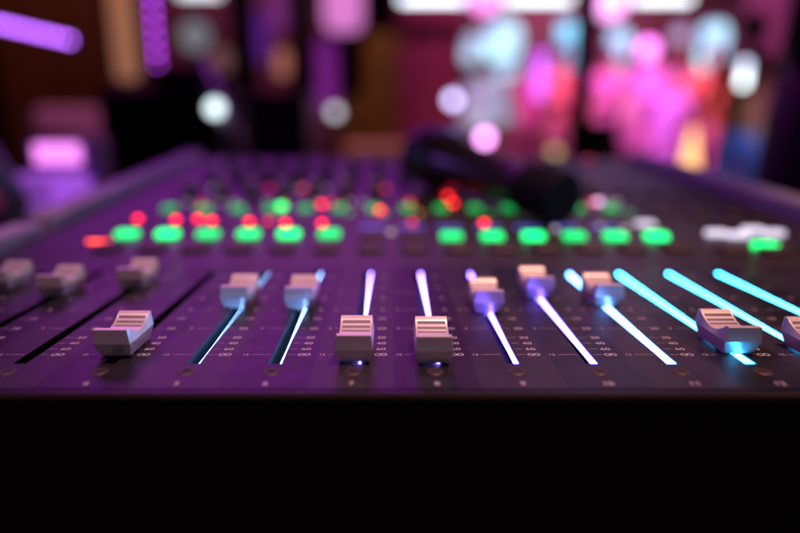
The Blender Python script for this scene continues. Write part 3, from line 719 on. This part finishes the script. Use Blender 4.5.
person("person in rosy shirt right of the pink ball lamp", pxx(672, 7.8), 7.8, R(-8), (0.80,0.38,0.55), (.5,.2,.4), (.08,.03,.03))
person("person in orange top in front of the large pale teal screen", pxx(700, 7.4), 7.4, R(-20), (0.75,0.22,0.10), (.45,.15,.25), (.15,.04,.03), arm='fold')
person("person in orange top and blue trousers beside the dark figure", pxx(736, 4.6), 4.6, R(-30), (0.62,0.19,0.09), (.13,.17,.50), (.05,.02,.02), scale=.95)
person("person in red top directly left of the black pole", pxx(556, 7.4), 7.4, R(20), (0.70,0.22,0.14), (.25,.08,.1), (.05,.02,.02), arm='fold')
person("person in rose top behind the violet tube lamp", pxx(526, 8.2), 8.2, R(5), (0.70,0.18,0.32), (.3,.08,.15), (.05,.02,.02))
person("person in salmon shirt right beside the black pole", pxx(592, 8.4), 8.4, R(30), (0.80,0.36,0.30), (.5,.2,.3), (.06,.03,.03), arm='down')
person("person in pale lilac dress shirt, lowest of the magenta group", pxx(662, 6.3), 6.3, R(-25), (0.72,0.50,0.80), (.6,.35,.6), (.2,.08,.15), scale=.80)
person("person in dull orange jumper behind the amber lamp", pxx(716, 8.8), 8.8, R(15), (0.70,0.24,0.12), (.4,.14,.2), (.08,.03,.03), arm='fold')
person("person in light pink top with raised arms behind the others", pxx(682, 9.4), 9.4, R(-5), (0.85,0.50,0.70), (.5,.2,.35), (.08,.03,.03), arm='up')
person("person in dark clothing, a black figure at the right edge", 0.772, 0.97, R(10), (.003,.003,.003), (.003,.003,.003), (.01,.01,.01), skin=(.03,.02,.02), arm='fold', long_sleeve=True, scale=1.06)

# ================================================================= LIGHT
w = bpy.data.worlds.new("World"); S.world = w; w.use_nodes = True
w.node_tree.nodes["Background"].inputs["Color"].default_value = (0.35, 0.1, 0.45, 1); w.node_tree.nodes["Background"].inputs["Strength"].default_value = 0.02
def area(name, loc, target, sx, sy, col, e):
    l = bpy.data.lights.new(name, 'AREA'); l.shape = 'RECTANGLE'; l.size = sx; l.size_y = sy; l.color = col; l.energy = e
    o = bpy.data.objects.new(name, l); C.objects.link(o); o.location = loc
    o.rotation_euler = (Vector(target) - Vector(loc)).to_track_quat('-Z', 'Y').to_euler(); return o
def spot(name, loc, target, col, e, ang=40, blend=.6, r=.05):
    l = bpy.data.lights.new(name, 'SPOT'); l.color = col; l.energy = e; l.spot_size = R(ang); l.spot_blend = blend; l.shadow_soft_size = r
    o = bpy.data.objects.new(name, l); C.objects.link(o); o.location = loc
    o.rotation_euler = (Vector(target) - Vector(loc)).to_track_quat('-Z', 'Y').to_euler(); return o
area("purple_wash", (-0.55, 2.2, 1.05), (-.02, .2, 0), 1.5, .6, (0.56, 0.045, 0.84), 8)
area("dim_pink_wash", (0.95, 2.2, 1.1), (.1, .2, 0), .8, .5, (0.72, 0.36, 1.0), 1.6)
spot("peach_lamp", (0.34, 0.12, 1.25), (.09, .22, 0), (1.0, 0.47, 0.30), 88, 26, .9, .05)
spot("pink_front_lamp", (-0.30, 0.0, 1.1), (-.13, .22, 0), (1.0, 0.42, 0.66), 24, 30, .8, .05)
spot("lilac_front_fill", (0.10, -0.50, .50), (0, .2, 0), (0.85, 0.58, 0.95), 2.8, 60, .8, .08)  # unseen fill from the camera side, added to lift the cap fronts
spot("blue_side_lamp", (0.9, .30, .30), (-.1, .2, 0), (0.40, 0.36, 1.0), 10.0, 60, .5, .05)
spot("violet_side_lamp", (-0.9, .35, .30), (.12, .2, 0), (0.40, 0.15, 1.0), 6.0, 60, .5, .05)
spot("magenta_stage_lamp", (1.8, 4.6, 2.8), (3.1, 7.4, -.1), (0.98, 0.20, 0.98), 1350, 60, .8, .1)
spot("amber_stage_lamp", (4.2, 4.6, 2.8), (4.1, 7.2, .4), (1.0, 0.35, 0.10), 700, 45, .7, .1)
spot("cool_fill", (3.2, 3.0, 1.6), (2.7, 4.6, -.6), (0.5, 0.6, 1.0), 230, 30, .7, .1)  # unseen cool light added for the blue trousers
spot("crowd_fill", (1.2, 5.0, 3.0), (2.0, 7.8, .3), (1.0, 0.3, 0.35), 300, 60, .7, .1)  # general fill added over the crowd, no fixture of the venue
spot("stool_fill", (-0.4, 1.2, 1.8), (0, 1.75, 0), (1.0, 0.55, 0.42), 75, 26, .6, .05)  # unseen warm light added to brighten the stool
spot("cabinet_lamp", (-0.2, 4.5, 2.8), (-.2, 6.5, .4), (1.0, 0.55, 0.35), 110, 45, .7, .1)
spot("curtain_lamp", (1.0, 7.5, 2.8), (.6, 9.6, .6), (1.0, 0.25, 0.6), 200, 60, .7, .1)
spot("armchair_lamp", (-1.2, 2.0, 2.4), (-1.8, 3.0, -.1), (1.0, 0.45, 0.75), 130, 40, .7, .1)
spot("left_curtain_fill", (-2.2, 3.4, 2.8), (-3.2, 5.6, .6), (1.0, 0.36, 0.30), 85, 60, .8, .1)  # unseen warm light added so the left curtain shows
spot("rear_wall_fill", (-2.5, 9.0, 3.4), (-3.2, 12.3, 1.0), (0.9, 0.25, 0.5), 220, 80, .8, .1)  # added out of view to wash the back left wall reddish
spot("right_curtain_lamp", (4.2, 8.0, 2.8), (6.4, 10.5, 1), (1.0, 0.4, 0.8), 380, 60, .7, .1)
spot("rear_right_wall_lamp", (3.0, 9.0, 3.6), (3.5, 12.3, 1.0), (1.0, 0.35, 0.6), 700, 90, .8, .1)

# ---------------------------------------------------------------- render
S.view_settings.view_transform = 'Standard'; S.view_settings.look = 'None'; S.view_settings.exposure = 0; S.view_settings.gamma = 1
S.render.engine = 'CYCLES'
S.cycles.use_denoising = True
try: S.cycles.denoiser = 'OPENIMAGEDENOISE'
except Exception: pass
S.cycles.use_adaptive_sampling = False
S.cycles.max_bounces = 6; S.cycles.diffuse_bounces = 3; S.cycles.glossy_bounces = 4
S.cycles.sample_clamp_indirect = 4; S.cycles.caustics_reflective = False; S.cycles.caustics_refractive = False
